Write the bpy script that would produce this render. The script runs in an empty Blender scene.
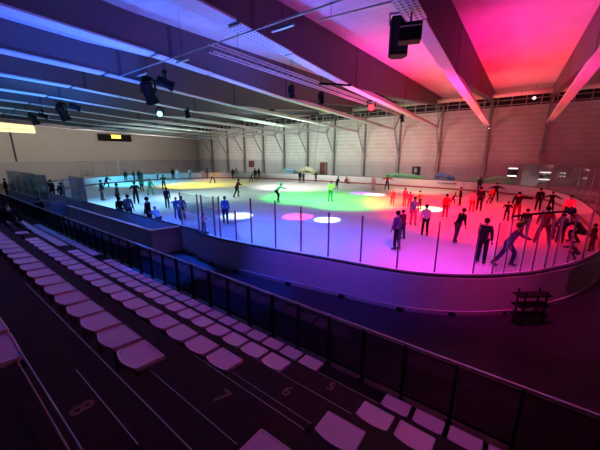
import bpy, bmesh, math, random
from mathutils import Vector, Matrix
random.seed(7)
R = math.radians
S = bpy.context.scene
COL = S.collection
# ------------------------------------------------------------------ materials
MATS = {}
def mat(name, col, rough=.6, metal=0., emit=None, es=0., bump=0., scale=8., var=0., spec=.5, coord='Object'):
    if name in MATS: return MATS[name]
    m = bpy.data.materials.new(name); m.use_nodes = True
    nt = m.node_tree; b = nt.nodes['Principled BSDF']
    b.inputs['Base Color'].default_value = (*col, 1); b.inputs['Roughness'].default_value = rough
    b.inputs['Metallic'].default_value = metal
    b.inputs['Specular IOR Level'].default_value = spec
    if emit:
        b.inputs['Emission Color'].default_value = (*emit, 1); b.inputs['Emission Strength'].default_value = es
    if bump or var:
        tc = nt.nodes.new('ShaderNodeTexCoord'); nz = nt.nodes.new('ShaderNodeTexNoise')
        nz.inputs['Scale'].default_value = scale; nz.inputs['Detail'].default_value = 6
        nt.links.new(tc.outputs[coord], nz.inputs['Vector'])
        if bump:
            bp = nt.nodes.new('ShaderNodeBump'); bp.inputs['Strength'].default_value = bump; bp.inputs['Distance'].default_value = .02
            nt.links.new(nz.outputs['Fac'], bp.inputs['Height']); nt.links.new(bp.outputs['Normal'], b.inputs['Normal'])
        if var:
            mx = nt.nodes.new('ShaderNodeMix'); mx.data_type = 'RGBA'
            mx.inputs[6].default_value = (*[c*(1-var) for c in col], 1); mx.inputs[7].default_value = (*[min(1, c*(1+var)) for c in col], 1)
            nt.links.new(nz.outputs['Fac'], mx.inputs[0]); nt.links.new(mx.outputs[2], b.inputs['Base Color'])
    MATS[name] = m; return m
def stripe_mat(name, c1, c2, axis, freq, rough=.6, bump=.3, sharp=False):
    """planks or corrugation along one axis"""
    m = bpy.data.materials.new(name); m.use_nodes = True; nt = m.node_tree; b = nt.nodes['Principled BSDF']
    b.inputs['Roughness'].default_value = rough
    tc = nt.nodes.new('ShaderNodeTexCoord'); sp = nt.nodes.new('ShaderNodeSeparateXYZ'); nt.links.new(tc.outputs['Object'], sp.inputs[0])
    mu = nt.nodes.new('ShaderNodeMath'); mu.operation = 'MULTIPLY'; mu.inputs[1].default_value = freq
    nt.links.new(sp.outputs[axis], mu.inputs[0])
    fr = nt.nodes.new('ShaderNodeMath'); fr.operation = 'PINGPONG'; fr.inputs[1].default_value = .5; nt.links.new(mu.outputs[0], fr.inputs[0])
    rp = nt.nodes.new('ShaderNodeValToRGB'); rp.color_ramp.elements[0].position = .0; rp.color_ramp.elements[1].position = .12 if sharp else .5
    rp.color_ramp.elements[0].color = (*c2, 1); rp.color_ramp.elements[1].color = (*c1, 1)
    nt.links.new(fr.outputs[0], rp.inputs[0])
    nz = nt.nodes.new('ShaderNodeTexNoise'); nz.inputs['Scale'].default_value = .9; nz.inputs['Detail'].default_value = 5
    nt.links.new(tc.outputs['Object'], nz.inputs['Vector'])
    mx = nt.nodes.new('ShaderNodeMix'); mx.data_type = 'RGBA'; mx.blend_type = 'MULTIPLY'; mx.inputs[0].default_value = .35
    nt.links.new(rp.outputs[0], mx.inputs[6]); nt.links.new(nz.outputs['Fac'], mx.inputs[7])
    nt.links.new(mx.outputs[2], b.inputs['Base Color'])
    bp = nt.nodes.new('ShaderNodeBump'); bp.inputs['Strength'].default_value = bump; bp.inputs['Distance'].default_value = .03
    nt.links.new(fr.outputs[0], bp.inputs['Height']); nt.links.new(bp.outputs['Normal'], b.inputs['Normal'])
    MATS[name] = m; return m
def dot_mat(name, c1, c2, freq):
    m = bpy.data.materials.new(name); m.use_nodes = True; nt = m.node_tree; b = nt.nodes['Principled BSDF']
    b.inputs['Roughness'].default_value = .5
    tc = nt.nodes.new('ShaderNodeTexCoord'); sp = nt.nodes.new('ShaderNodeSeparateXYZ'); nt.links.new(tc.outputs['Object'], sp.inputs[0])
    o = []
    for a in (0, 1):
        mu = nt.nodes.new('ShaderNodeMath'); mu.operation = 'MULTIPLY'; mu.inputs[1].default_value = freq*2*math.pi; nt.links.new(sp.outputs[a], mu.inputs[0])
        s = nt.nodes.new('ShaderNodeMath'); s.operation = 'SINE'; nt.links.new(mu.outputs[0], s.inputs[0]); o.append(s)
    p = nt.nodes.new('ShaderNodeMath'); p.operation = 'ADD'; nt.links.new(o[0].outputs[0], p.inputs[0]); nt.links.new(o[1].outputs[0], p.inputs[1])
    g = nt.nodes.new('ShaderNodeMath'); g.operation = 'GREATER_THAN'; g.inputs[1].default_value = .75; nt.links.new(p.outputs[0], g.inputs[0])
    mx = nt.nodes.new('ShaderNodeMix'); mx.data_type = 'RGBA'; mx.inputs[6].default_value = (*c1, 1); mx.inputs[7].default_value = (*c2, 1)
    nt.links.new(g.outputs[0], mx.inputs[0]); nt.links.new(mx.outputs[2], b.inputs['Base Color'])
    MATS[name] = m; return m
def glass_mat(name, tint, refl, rough=.03, milk=0.):
    m = bpy.data.materials.new(name); m.use_nodes = True; nt = m.node_tree; nt.nodes.clear()
    out = nt.nodes.new('ShaderNodeOutputMaterial'); tr = nt.nodes.new('ShaderNodeBsdfTransparent'); gl = nt.nodes.new('ShaderNodeBsdfGlossy')
    tr.inputs[0].default_value = (*tint, 1); gl.inputs['Roughness'].default_value = rough; gl.inputs[0].default_value = (1, 1, 1, 1)
    fr = nt.nodes.new('ShaderNodeFresnel'); fr.inputs[0].default_value = 1.45
    mu = nt.nodes.new('ShaderNodeMath'); mu.operation = 'MULTIPLY'; mu.inputs[1].default_value = refl; nt.links.new(fr.outputs[0], mu.inputs[0])
    mx = nt.nodes.new('ShaderNodeMixShader'); nt.links.new(mu.outputs[0], mx.inputs[0]); nt.links.new(tr.outputs[0], mx.inputs[1]); nt.links.new(gl.outputs[0], mx.inputs[2])
    last = mx
    if milk:
        df = nt.nodes.new('ShaderNodeBsdfDiffuse'); df.inputs[0].default_value = (.7, .75, .72, 1)
        nz = nt.nodes.new('ShaderNodeTexNoise'); nz.inputs['Scale'].default_value = 1.7; nz.inputs['Detail'].default_value = 8
        tc = nt.nodes.new('ShaderNodeTexCoord'); nt.links.new(tc.outputs['Object'], nz.inputs['Vector'])
        m2 = nt.nodes.new('ShaderNodeMath'); m2.operation = 'MULTIPLY'; m2.inputs[1].default_value = milk; nt.links.new(nz.outputs['Fac'], m2.inputs[0])
        mx2 = nt.nodes.new('ShaderNodeMixShader'); nt.links.new(m2.outputs[0], mx2.inputs[0]); nt.links.new(mx.outputs[0], mx2.inputs[1]); nt.links.new(df.outputs[0], mx2.inputs[2]); last = mx2
    nt.links.new(last.outputs[0], out.inputs[0]); MATS[name] = m; return m

M_ice = mat('ice', (.82, .84, .88), .5, bump=.05, scale=3, var=.05, spec=.07)
M_floor = mat('dark_rubber_floor', (.014, .013, .018), .45, bump=.15, scale=14, var=.25, spec=.25)
M_conc = mat('stand_concrete', (.032, .022, .022), .8, bump=.35, scale=9, var=.3, spec=.15)
M_nose = mat('step_nosing', (.5, .48, .5), .35, metal=.3)
M_deck = stripe_mat('roof_deck', (.74, .72, .74), (.66, .64, .66), 1, 1.6, .7, .12, True)
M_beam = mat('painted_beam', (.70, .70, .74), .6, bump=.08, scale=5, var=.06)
M_web = mat('beam_side_shade', (.11, .095, .12), .7, bump=.08, scale=5, var=.1)  # dark colour stands in for shade on the beam sides
M_stiff = mat('beam_joint_dark', (.05, .05, .07), .7)
M_perf = dot_mat('perforated_sheet', (.72, .74, .8), (.12, .14, .25), 5.5)
M_panel = stripe_mat('sandwich_panel', (.80, .79, .74), (.66, .65, .61), 2, 1.6, .65, .25)
M_lower = mat('lower_wall', (.52, .50, .50), .7, bump=.1, scale=3, var=.08)
M_endw = mat('end_wall_plaster', (.56, .51, .47), .8, bump=.05, scale=2, var=.05)
M_enlow = mat('end_wall_base', (.47, .45, .46), .8, bump=.1, scale=4, var=.12)
M_trim = mat('wall_trim', (.55, .52, .52), .6)
M_col = mat('column_grey', (.20, .20, .21), .6, var=.1, scale=4)
M_strut = mat('strut_grey', (.34, .33, .33), .55)
M_black = mat('black_metal', (.006, .006, .007), .6, spec=.15)
M_dark = mat('dark_void', (.02, .02, .022), .8)
M_frame = mat('light_metal', (.42, .43, .45), .4, metal=.5)
M_board = mat('rink_board_white', (.74, .72, .74), .45, bump=.05, scale=4, var=.05)
M_boardout = mat('rink_board_outside', (.50, .45, .50), .6, bump=.1, scale=4, var=.12)
M_kick = mat('kick_strip_red', (.35, .05, .04), .5)
M_cap = mat('board_cap', (.02, .02, .03), .5)
M_post = mat('glass_post', (.22, .20, .26), .35, metal=.6)
M_glass = glass_mat('rink_glass', (.97, .98, .98), .55)
M_glassf = glass_mat('far_rink_glass', (.96, .97, .97), .5, .08)
M_cloud = glass_mat('cloudy_glass', (.86, .9, .88), .8, .1, .3)
M_rail = mat('rail_black', (.015, .015, .02), .35, metal=.4)
M_railtop = mat('handrail_steel', (.75, .68, .74), .35, metal=.3)
M_infill = glass_mat('rail_infill_glass', (.55, .55, .60), .5, .1, .0)
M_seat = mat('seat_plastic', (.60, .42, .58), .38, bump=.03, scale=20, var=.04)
M_brk = mat('seat_bracket', (.05, .05, .06), .5)
M_duct = mat('duct_pale', (.72, .72, .64), .5, bump=.05, scale=3)
M_bluep = mat('pale_blue_panel', (.38, .52, .66), .5)
M_num = mat('painted_number', (.20, .10, .09), .8)
M_door = mat('dark_red_door', (.14, .03, .03), .5)
M_ink = mat('advert_ink', (.09, .05, .12), .6)

# ------------------------------------------------------------------ mesh helpers
class MB:
    def __init__(s): s.v = []; s.f = []; s.m = []
    def poly(s, pts, faces, mi=0):
        n = len(s.v); s.v += [tuple(p) for p in pts]; s.f += [tuple(n+i for i in f) for f in faces]; s.m += [mi]*len(faces); return s
    def box(s, x0, x1, y0, y1, z0, z1, mi=0):
        return s.poly([(x0,y0,z0),(x1,y0,z0),(x1,y1,z0),(x0,y1,z0),(x0,y0,z1),(x1,y0,z1),(x1,y1,z1),(x0,y1,z1)],
                      [(0,3,2,1),(4,5,6,7),(0,1,5,4),(1,2,6,5),(2,3,7,6),(3,0,4,7)], mi)
    def prism_x(s, prof, x0, x1, mi=0):       # profile in (y, z)
        n = len(prof); pts = [(x0, y, z) for y, z in prof]+[(x1, y, z) for y, z in prof]
        fs = [tuple(range(n)), tuple(range(2*n-1, n-1, -1))]+[(i, i+n, (i+1) % n+n, (i+1) % n) for i in range(n)]
        return s.poly(pts, fs, mi)
    def prism_z(s, prof, z0, z1, mi=0):
        n = len(prof); pts = [(x, y, z0) for x, y in prof]+[(x, y, z1) for x, y in prof]
        fs = [tuple(range(n-1, -1, -1)), tuple(range(n, 2*n))]+[(i, (i+1) % n, (i+1) % n+n, i+n) for i in range(n)]
        return s.poly(pts, fs, mi)
    def bar(s, a, b, w, h=None, mi=0):        # square bar between two points
        a = Vector(a); b = Vector(b); h = h or w; d = (b-a).normalized()
        up = Vector((0, 0, 1)) if abs(d.z) < .95 else Vector((0, 1, 0))
        r = d.cross(up).normalized(); u = r.cross(d)
        c = [r*x*w/2+u*y*h/2 for x, y in ((-1,-1),(1,-1),(1,1),(-1,1))]
        return s.poly([a+k for k in c]+[b+k for k in c], [(0,1,2,3),(7,6,5,4),(0,4,5,1),(1,5,6,2),(2,6,7,3),(3,7,4,0)], mi)
    def tube(s, pts, rad, n=8, mi=0, caps=True):
        pts = [Vector(p) for p in pts]; rr = rad if isinstance(rad, (list, tuple)) else [rad]*len(pts); base = len(s.v); prev = None
        for i, p in enumerate(pts):
            d = (pts[min(i+1, len(pts)-1)]-pts[max(i-1, 0)]).normalized()
            if prev is None: prev = Vector((0, 0, 1)) if abs(d.z) < .9 else Vector((1, 0, 0))
            r = d.cross(prev).normalized(); u = r.cross(d).normalized(); prev = u
            for k in range(n):
                a = 2*math.pi*k/n; s.v.append(tuple(p+(r*math.cos(a)+u*math.sin(a))*rr[i]))
        for i in range(len(pts)-1):
            for k in range(n):
                a = base+i*n+k; b = base+i*n+(k+1) % n; s.f.append((a, b, b+n, a+n)); s.m.append(mi)
        if caps:
            s.f.append(tuple(base+n-1-k for k in range(n))); s.m.append(mi)
            s.f.append(tuple(base+(len(pts)-1)*n+k for k in range(n))); s.m.append(mi)
        return s
    def ball(s, c, r, seg=12, rings=8, mi=0, sc=(1, 1, 1), lo=-1., tilt=0.):
        """ellipsoid; lo cuts it below that unit height"""
        base = len(s.v); t0 = math.acos(max(-1, min(1, lo)))
        for i in range(rings+1):
            t = t0*i/rings
            for k in range(seg):
                a = 2*math.pi*k/seg; p = Vector((math.sin(t)*math.cos(a)*sc[0], math.sin(t)*math.sin(a)*sc[1], math.cos(t)*sc[2]))*r
                if tilt: p = Matrix.Rotation(tilt, 3, 'X') @ p
                s.v.append(tuple(p+Vector(c)))
        for i in range(rings):
            for k in range(seg):
                a = base+i*seg+k; b = base+i*seg+(k+1) % seg; s.f.append((a, a+seg, b+seg, b)); s.m.append(mi)
        s.f.append(tuple(base+rings*seg+k for k in range(seg))); s.m.append(mi)
        return s
    def build(s, name, mats, parent=None, smooth=False, bevel=0):
        me = bpy.data.meshes.new(name); me.from_pydata(s.v, [], s.f); me.validate()
        for m in (mats if isinstance(mats, (list, tuple)) else [mats]): me.materials.append(m)
        for i, p in enumerate(me.polygons):
            if i < len(s.m): p.material_index = s.m[i]
            p.use_smooth = smooth
        bm = bmesh.new(); bm.from_mesh(me); bmesh.ops.remove_doubles(bm, verts=bm.verts, dist=1e-5); bmesh.ops.recalc_face_normals(bm, faces=bm.faces)
        bm.to_mesh(me); bm.free()
        o = bpy.data.objects.new(name, me); COL.objects.link(o)
        if parent: o.parent = parent
        if bevel:
            md = o.modifiers.new('bevel', 'BEVEL'); md.width = bevel; md.segments = 2; md.limit_method = 'ANGLE'
        return o
def tag(o, label=None, cat=None, group=None, kind=None):
    if label: o['label'] = label
    if cat: o['category'] = cat
    if group: o['group'] = group
    if kind: o['kind'] = kind
    return o
def thing(name, label, cat, loc=(0, 0, 0), rz=0, group=None):
    o = bpy.data.objects.new(name, None); COL.objects.link(o); o.empty_display_size = .2
    o.location = loc; o.rotation_euler = (0, 0, rz); return tag(o, label, cat, group)
def copy_tree(o, parent=None):
    c = o.copy(); COL.objects.link(c)
    if parent: c.parent = parent
    for ch in list(o.children): copy_tree(ch, c)
    return c
ORD = ['first','second','third','fourth','fifth','sixth','seventh','eighth','ninth','tenth','eleventh','twelfth','thirteenth','fourteenth','fifteenth',
       'sixteenth','seventeenth','eighteenth','nineteenth','twentieth','twenty-first','twenty-second','twenty-third','twenty-fourth','twenty-fifth','twenty-sixth','twenty-seventh','twenty-eighth','twenty-ninth','thirtieth']
# ------------------------------------------------------------------ camera (standing in the stair aisle, fifth row)
CF, CYAW, CP, CH = 287.5, R(36.38), R(13.68), 4.5
cam = bpy.data.cameras.new('camera'); co = bpy.data.objects.new('camera', cam); COL.objects.link(co)
cam.sensor_width = 36; cam.lens = CF/600*36; cam.clip_start = .05; cam.clip_end = 300
co.location = (0, 0, CH); co.rotation_euler = (math.pi/2-CP, 0, CYAW); S.camera = co
_F = Vector((-math.sin(CYAW)*math.cos(CP), math.cos(CYAW)*math.cos(CP), -math.sin(CP))); _R = Vector((math.cos(CYAW), math.sin(CYAW), 0)); _U = _R.cross(_F)
def in_view(p, m=12):
    v = Vector(p)-Vector((0, 0, CH)); d = v.dot(_F)
    if d <= .05: return False
    x = 300+CF*v.dot(_R)/d; y = 225-CF*v.dot(_U)/d
    return -m < x < 600+m and -m < y < 450+m

# ------------------------------------------------------------------ setting
XE, YW, XR, YN = -67.8, 47.0, 14.0, -7.0
def deckz(y): return 10.75+(y-7.5)*.03 if y > 7.5 else 10.75+(7.5-y)*.03
b = MB(); b.box(XE-.3, XR+.3, YN, YW+.3, -.25, -.03); tag(b.build('floor', M_floor), 'dark floor of the hall around the rink', kind='structure')
b = MB(); b.prism_x([(YN, deckz(YN)), (7.5, 10.75), (YW+.3, deckz(YW+.3)), (YW+.3, deckz(YW)+.3), (7.5, 11.05), (YN, deckz(YN)+.3)], XE-.3, XR+.3)
tag(b.build('ceiling', M_deck), 'boarded roof deck between the beams', kind='structure')
b = MB(); b.box(XE-.3, XR+.3, YW, YW+.3, 3.45, 10.45); tag(b.build('wall_far', M_panel), 'pale ribbed panels of the long far wall', kind='structure')
b = MB(); b.box(XE-.3, XR+.3, YW-.05, YW+.3, -.03, 3.45); tag(b.build('wall_far_base', M_lower), 'grey lower band of the long far wall', kind='structure')
b = MB(); b.box(XE-.3, XR+.3, YW+.12, YW+.3, 10.45, 12.0); tag(b.build('wall_far_top', M_dark), 'dark band above the far wall panels', kind='structure')
b = MB(); b.box(XE-.3, XE, YN, YW, 3.4, 11.3); tag(b.build('wall_left', M_endw), 'plain beige end wall behind the rink', kind='structure')
b = MB(); b.box(XE-.3, XE+.08, YN, YW-.05, -.03, 3.4); tag(b.build('wall_left_base', M_enlow), 'greyer lower band of the end wall', kind='structure')
b = MB(); b.box(XR, XR+.3, YN, YW, -.03, 12); tag(b.build('wall_right', M_endw), kind='structure')
b = MB(); b.box(XE-.3, XR+.3, YN-.3, YN, -.03, 12); tag(b.build('wall_near', M_endw), kind='structure')
b = MB(); b.box(XE, XR, YW-.14, YW-.05, 3.40, 3.52); tag(b.build('trim_1', M_trim), kind='structure')
b = MB(); b.box(XE+.08, XE+.16, YN, YW-.14, 3.34, 3.44); tag(b.build('trim_2', M_trim), kind='structure')
b = MB()
for yy in (11.6,): b.box(XE, XE+.05, yy-.12, yy+.12, 3.44, 8.2)
tag(b.build('trim_3', M_stiff), kind='structure')
b = MB()
for zz in (10.62, 11.2): b.box(XE+1, XR, YW-.25, YW-.15, zz-.045, zz+.045)
x = XE+2
while x < XR: b.box(x-.05, x+.05, YW-.27, YW+.12, 10.4, 11.75); x += 1.46
tag(b.build('trim_4', M_frame), kind='structure')

# ------------------------------------------------------------------ ice and boards
def smooth_loop(pts, n=3):
    out = []; N = len(pts)
    for i in range(N):
        p0, p1, p2, p3 = (Vector((*pts[(i+k) % N], 0)) for k in (-1, 0, 1, 2))
        L = (p2-p1).length; m = n if L < 8 else 1
        for j in range(m):
            t = j/m
            if m == 1: q = p1
            else: q = .5*((2*p1)+(p2-p0)*t+(2*p0-5*p1+4*p2-p3)*t*t+(3*p1-p0-3*p2+p3)*t**3)
            out.append((q.x, q.y))
    return out
PEOPLE = [
    (-52.31, 21.83, 1.9, -3.0, 'stand', 'black', 'black', 'dark', 'skater in black, leftmost of those standing at the far end boards'),
    (-52.35, 23.21, 1.86, -84.0, 'stand', 'black', 'navy', 'dark', 'skater in black at the far end, just left of a close pair'),
    (-51.75, 23.74, 1.92, -15.0, 'stand', 'black', 'black', 'dark', 'left half of a close black-clad pair by the far end boards'),
    (-52.47, 24.54, 1.62, 175.0, 'stand', 'charcoal', 'black', 'dark', 'right half of a close black-clad pair by the far end boards'),
    (-52.03, 27.11, 1.7, 62.0, 'armsout', 'grey', 'charcoal', 'dark', 'skater in grey top with arms out, on the cyan ice at the far end'),
    (-51.54, 29.79, 1.9, 150.0, 'stand', 'black', 'black', 'dark', 'black-clad figure at the far boards left of the pale blue skater'),
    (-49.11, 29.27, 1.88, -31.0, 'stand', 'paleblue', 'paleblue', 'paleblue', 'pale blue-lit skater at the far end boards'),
    (-50.1, 32.41, 1.9, -3.0, 'stand', 'paleblue', 'grey', 'dark', 'pale figure in light clothes at the boards behind the yellow light'),
    (-45.82, 16.5, 1.72, 40.0, 'stride', 'black', 'black', 'dark', 'dark skater leaning forward, far left beyond the glass box'),
    (-33.0, 11.34, 1.95, 61.0, 'stand', 'black', 'charcoal', 'dark', 'tall black-clad person at the left edge of the ice by the glass'),
    (-27.43, 10.56, 1.98, 79.0, 'stand', 'charcoal', 'black', 'dark', 'dark hooded person standing nearest the bench wall, left of ice'),
    (-27.77, 12.23, 1.98, 156.0, 'elbows', 'black', 'black', 'dark', 'black-clad skater with bent elbows out, beyond the bench box'),
    (-37.21, 17.25, 1.61, 155.0, 'stand', 'green', 'black', 'dark', 'skater in green-lit top behind the black-clad one with bent elbows'),
    (-33.16, 16.26, 1.76, 14.0, 'wide', 'green', 'green', 'dark', 'green-lit skater with legs apart, right of the bench group'),
    (-35.99, 19.44, 1.91, 152.0, 'elbows', 'darkgreen', 'darkgreen', 'dark', 'skater in dark green with a cap, above a navy-coated figure'),
    (-23.53, 12.84, 1.71, 131.0, 'stand', 'navy', 'navy', 'dark', 'navy-coated figure near the bench box, left of a blue child pair'),
    (-19.19, 11.1, 1.46, -10.0, 'stand', 'blue', 'blue', 'dark', 'left child of the blue-lit pair in front of the bench corner'),
    (-18.28, 10.97, 1.62, -21.0, 'armright', 'blue', 'navy', 'dark', 'right child of the blue-lit pair, one arm held out'),
    (-14.36, 9.89, 1.09, -15.0, 'elbows', 'pink', 'charcoal', 'dark', 'small child in pinkish top close behind the near boards'),
    (-15.02, 12.07, 1.74, 131.0, 'stand', 'blue', 'navy', 'dark', 'blue-lit person in a hat standing on the left white light circle'),
    (-49.01, 34.52, 1.58, -35.0, 'stand', 'pink', 'grey', 'dark', 'small pale-pink figure at the far-left corner boards'),
    (-48.3, 34.99, 1.9, 54.0, 'stand', 'black', 'black', 'dark', 'black-clad figure at the far-left corner boards'),
    (-39.28, 29.47, 1.9, 23.0, 'stride', 'orange', 'charcoal', 'dark', 'small child in orange gliding near the far-left corner'),
    (-42.72, 36.71, 1.86, -41.0, 'stand', 'black', 'black', 'dark', 'black-clad skater by the far boards beside a paler companion'),
    (-43.97, 38.62, 1.9, 139.0, 'stand', 'grey', 'grey', 'dark', 'paler companion close beside a black-clad skater at the far boards'),
    (-24.02, 21.02, 1.98, 69.0, 'stride', 'maroon', 'black', 'dark', 'skater in black and dark red striding across the middle left ice'),
    (-36.18, 35.08, 1.57, 36.0, 'stride', 'charcoal', 'black', 'dark', 'left one of a dark trio talking at the far boards'),
    (-37.77, 37.62, 1.98, 135.0, 'stand', 'black', 'black', 'dark', 'middle one of a dark trio talking at the far boards'),
    (-39.67, 40.48, 1.9, 154.0, 'stand', 'black', 'navy', 'dark', 'right one of a dark trio talking at the far boards'),
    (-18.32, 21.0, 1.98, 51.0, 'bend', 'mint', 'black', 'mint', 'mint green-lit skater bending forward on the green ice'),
    (-28.09, 38.13, 1.82, -34.0, 'stand', 'black', 'black', 'dark', 'left one of two black-clad skaters at the middle far boards'),
    (-28.01, 39.0, 1.62, -84.0, 'stand', 'charcoal', 'black', 'dark', 'right one of two black-clad skaters at the middle far boards'),
    (-26.8, 40.84, 1.66, -57.0, 'elbows', 'black', 'black', 'dark', 'lone black-clad skater in front of the dark red wall door'),
    (-14.25, 24.38, 1.91, -30.0, 'elbows', 'yellow', 'green', 'dark', 'skater in yellow-lit top standing on the green ice'),
    (-18.98, 34.03, 1.71, 59.0, 'stride', 'black', 'black', 'dark', 'black-clad skater leaning just behind the yellow-lit one'),
    (-21.96, 42.65, 1.98, -3.0, 'sit', 'red', 'charcoal', 'dark', 'person in red sitting on the ice at the far boards'),
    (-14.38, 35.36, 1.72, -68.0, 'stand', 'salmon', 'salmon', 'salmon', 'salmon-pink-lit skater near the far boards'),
    (-13.15, 36.93, 1.87, -70.0, 'armsout', 'red', 'black', 'dark', 'skater in red and black with both arms out near the far boards'),
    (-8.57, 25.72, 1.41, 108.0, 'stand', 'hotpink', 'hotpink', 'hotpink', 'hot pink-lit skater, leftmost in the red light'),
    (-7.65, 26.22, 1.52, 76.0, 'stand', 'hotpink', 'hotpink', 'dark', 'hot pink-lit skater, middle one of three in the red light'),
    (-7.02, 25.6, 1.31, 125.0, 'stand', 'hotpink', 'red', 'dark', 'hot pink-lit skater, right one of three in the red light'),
    (-6.06, 25.13, 1.52, 174.0, 'elbows', 'maroon', 'black', 'dark', 'skater in dark red just left of the yellow-white light circle'),
    (-4.89, 19.02, 1.77, -66.0, 'stand', 'lavender', 'hotpink', 'dark', 'skater in lavender jacket facing this way on the red ice'),
    (-4.46, 15.38, 1.55, 156.0, 'stand', 'maroon', 'charcoal', 'dark', 'dark red-lit companion half hidden behind the striped-jacket skater'),
    (-4.09, 13.36, 1.82, 167.0, 'stand', 'purple', 'black', 'dark', 'skater in dark purple jacket with pale stripe, nearest on purple ice'),
    (-3.65, 16.84, 1.7, 122.0, 'stand', 'pink', 'black', 'dark', 'skater in pink top and black trousers below the yellow-white circle'),
    (-3.67, 22.75, 1.65, 99.0, 'stand', 'red', 'maroon', 'dark', 'skater in bright red jacket right of the yellow-white light circle'),
    (-2.0, 16.51, 1.76, 47.0, 'glide', 'black', 'charcoal', 'dark', 'black-clad skater gliding with body tilted, centre of the red ice'),
    (-4.3, 29.93, 1.1, 8.0, 'stride', 'charcoal', 'black', 'dark', 'smaller one of a dark pair beyond the bright red jacket'),
    (-3.64, 29.34, 1.59, -173.0, 'stand', 'black', 'black', 'dark', 'taller one of a dark pair beyond the bright red jacket'),
    (-2.37, 26.25, 1.64, -85.0, 'stand', 'salmon', 'red', 'dark', 'red-lit skater standing left of a black-clad companion'),
    (-1.95, 26.99, 1.88, 94.0, 'stand', 'black', 'black', 'dark', 'black-clad companion standing right of the red-lit skater'),
    (-1.56, 32.24, 1.61, 33.0, 'stride', 'red', 'maroon', 'dark', 'skater in red leaning forward beside the far boards'),
    (-3.26, 41.66, 1.77, -86.0, 'stand', 'charcoal', 'charcoal', 'dark', 'dark figure at the far boards below the green inflatable wave'),
    (-1.2, 33.61, 1.79, -78.0, 'armsout', 'black', 'black', 'dark', 'black-clad skater with arms spread by the far right boards'),
    (-0.64, 13.71, 1.85, 73.0, 'stand', 'black', 'black', 'dark', 'black-clad adult, left of the pair hand in hand nearest the glass'),
    (0.2, 13.92, 1.9, -1.0, 'stride', 'purple', 'navy', 'dark', 'purple-jacketed adult, right of the pair hand in hand nearest the glass'),
    (-0.05, 24.02, 1.33, 90.0, 'elbows', 'black', 'navy', 'dark', 'dark child with blue-lit trousers beside a big figure pointing'),
    (0.47, 24.74, 1.91, 89.0, 'armright', 'black', 'maroon', 'dark', 'big black-clad figure with one arm stretched to the right'),
    (0.87, 19.8, 1.53, 97.0, 'stand', 'black', 'black', 'dark', 'black-clad child in front of the big figure with stretched arm'),
    (1.9, 30.18, 1.76, -84.0, 'stand', 'black', 'black', 'dark', 'black-clad figure in long coat by the far right corner boards'),
    (2.71, 30.48, 1.54, -105.0, 'armsout', 'black', 'black', 'dark', 'black-clad skater with arms lowered outward, far right corner'),
    (1.59, 18.52, 1.91, 85.0, 'wide', 'maroon', 'maroon', 'dark', 'tall dark red-lit skater standing legs apart behind the glass posts'),
    (2.04, 20.34, 1.35, 14.0, 'bend', 'purple', 'purple', 'dark', 'purple child bending beside the tall dark red-lit skater'),
    (2.35, 19.5, 1.49, 103.0, 'stand', 'navy', 'black', 'dark', 'navy-clad figure between two glass posts on the right'),
    (3.3, 26.3, 1.76, -97.0, 'wide', 'hotpink', 'black', 'dark', 'skater in hot pink jacket and black trousers, right side'),
    (3.17, 19.64, 1.9, 151.0, 'crouch', 'black', 'black', 'dark', 'crouching black-clad adult near the right bend of the glass'),
    (3.42, 18.71, 1.28, 150.0, 'stand', 'maroon', 'maroon', 'dark', 'dark red-lit child behind the crouching adult, right edge'),
    (2.64, 16.49, 1.05, 141.0, 'crouch', 'charcoal', 'charcoal', 'dark', 'small crouched child low against the right bend of the boards'),
    (-17.42, 8.3, 1.92, -135.0, 'stand', 'black', 'black', 'dark', 'black-clad person standing between slate jacket and pale hoodie'),
    (-16.57, 8.4, 1.6, 174.0, 'bend', 'grey', 'charcoal', 'pale', 'person in pale hoodie hunched behind the bench box corner'),
    (-20.09, 8.3, 1.85, 138.0, 'stand', 'slate', 'navy', 'dark', 'large person in slate jacket standing behind the bench box'),
    (-20.95, 8.15, 1.65, 159.0, 'stand', 'black', 'charcoal', 'dark', 'black-clad person just left of the slate jacket behind the bench box'),
    (-33.75, 8.4, 1.89, -173.0, 'stand', 'black', 'black', 'dark', 'dark figure with round cap behind the pale blue bench end'),
    (-37.74, 8.6, 1.92, -172.0, 'stand', 'black', 'black', 'dark', 'dark tall figure behind the cloudy glass left of the bench'),
    (-26.12, 5.12, 1.6, -171.0, 'stand', 'black', 'black', 'dark', 'black silhouette standing at the walkway railing'),
    (-46.22, 6.5, 1.92, 92.0, 'stand', 'black', 'black', 'dark', 'dark figure at the left picture edge behind the railing'),
    (-41.57, 6.5, 1.92, 52.0, 'stand', 'black', 'charcoal', 'dark', 'second dark figure from the left edge behind the railing'),
    (-45.14, 8.5, 1.69, -170.0, 'stand', 'charcoal', 'black', 'dark', 'dark figure behind the cloudy glass, third from the left edge'),
]
RINK = [(-12.65, 7.5), (-11, 7.32), (-9.7, 7.2), (-8.5, 7.27), (-6.67, 7.5), (-4.64, 7.82), (-2.5, 8.15), (-1.5, 8.5), (-0.6, 9.05), (0.06, 9.6), (0.76, 10.35), (1.34, 11.2), (1.9, 12.1), (2.75, 14.0), (3.35, 16.4), (3.8, 19), (4.15, 22), (4.3, 26), (4.2, 31), (3.6, 35), (2.3, 39), (-0.9, 41.8), (-6.7, 43.0), (-13, 43.2), (-22, 43.2), (-32, 42.6), (-37, 42), (-42, 40.3), (-46.5, 37.6), (-49.8, 34.2), (-52, 30.5), (-53, 26), (-52.7, 20), (-51, 15.5), (-48, 11.6), (-44.5, 9.2), (-40, 7.8), (-36, 7.5)]

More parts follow.
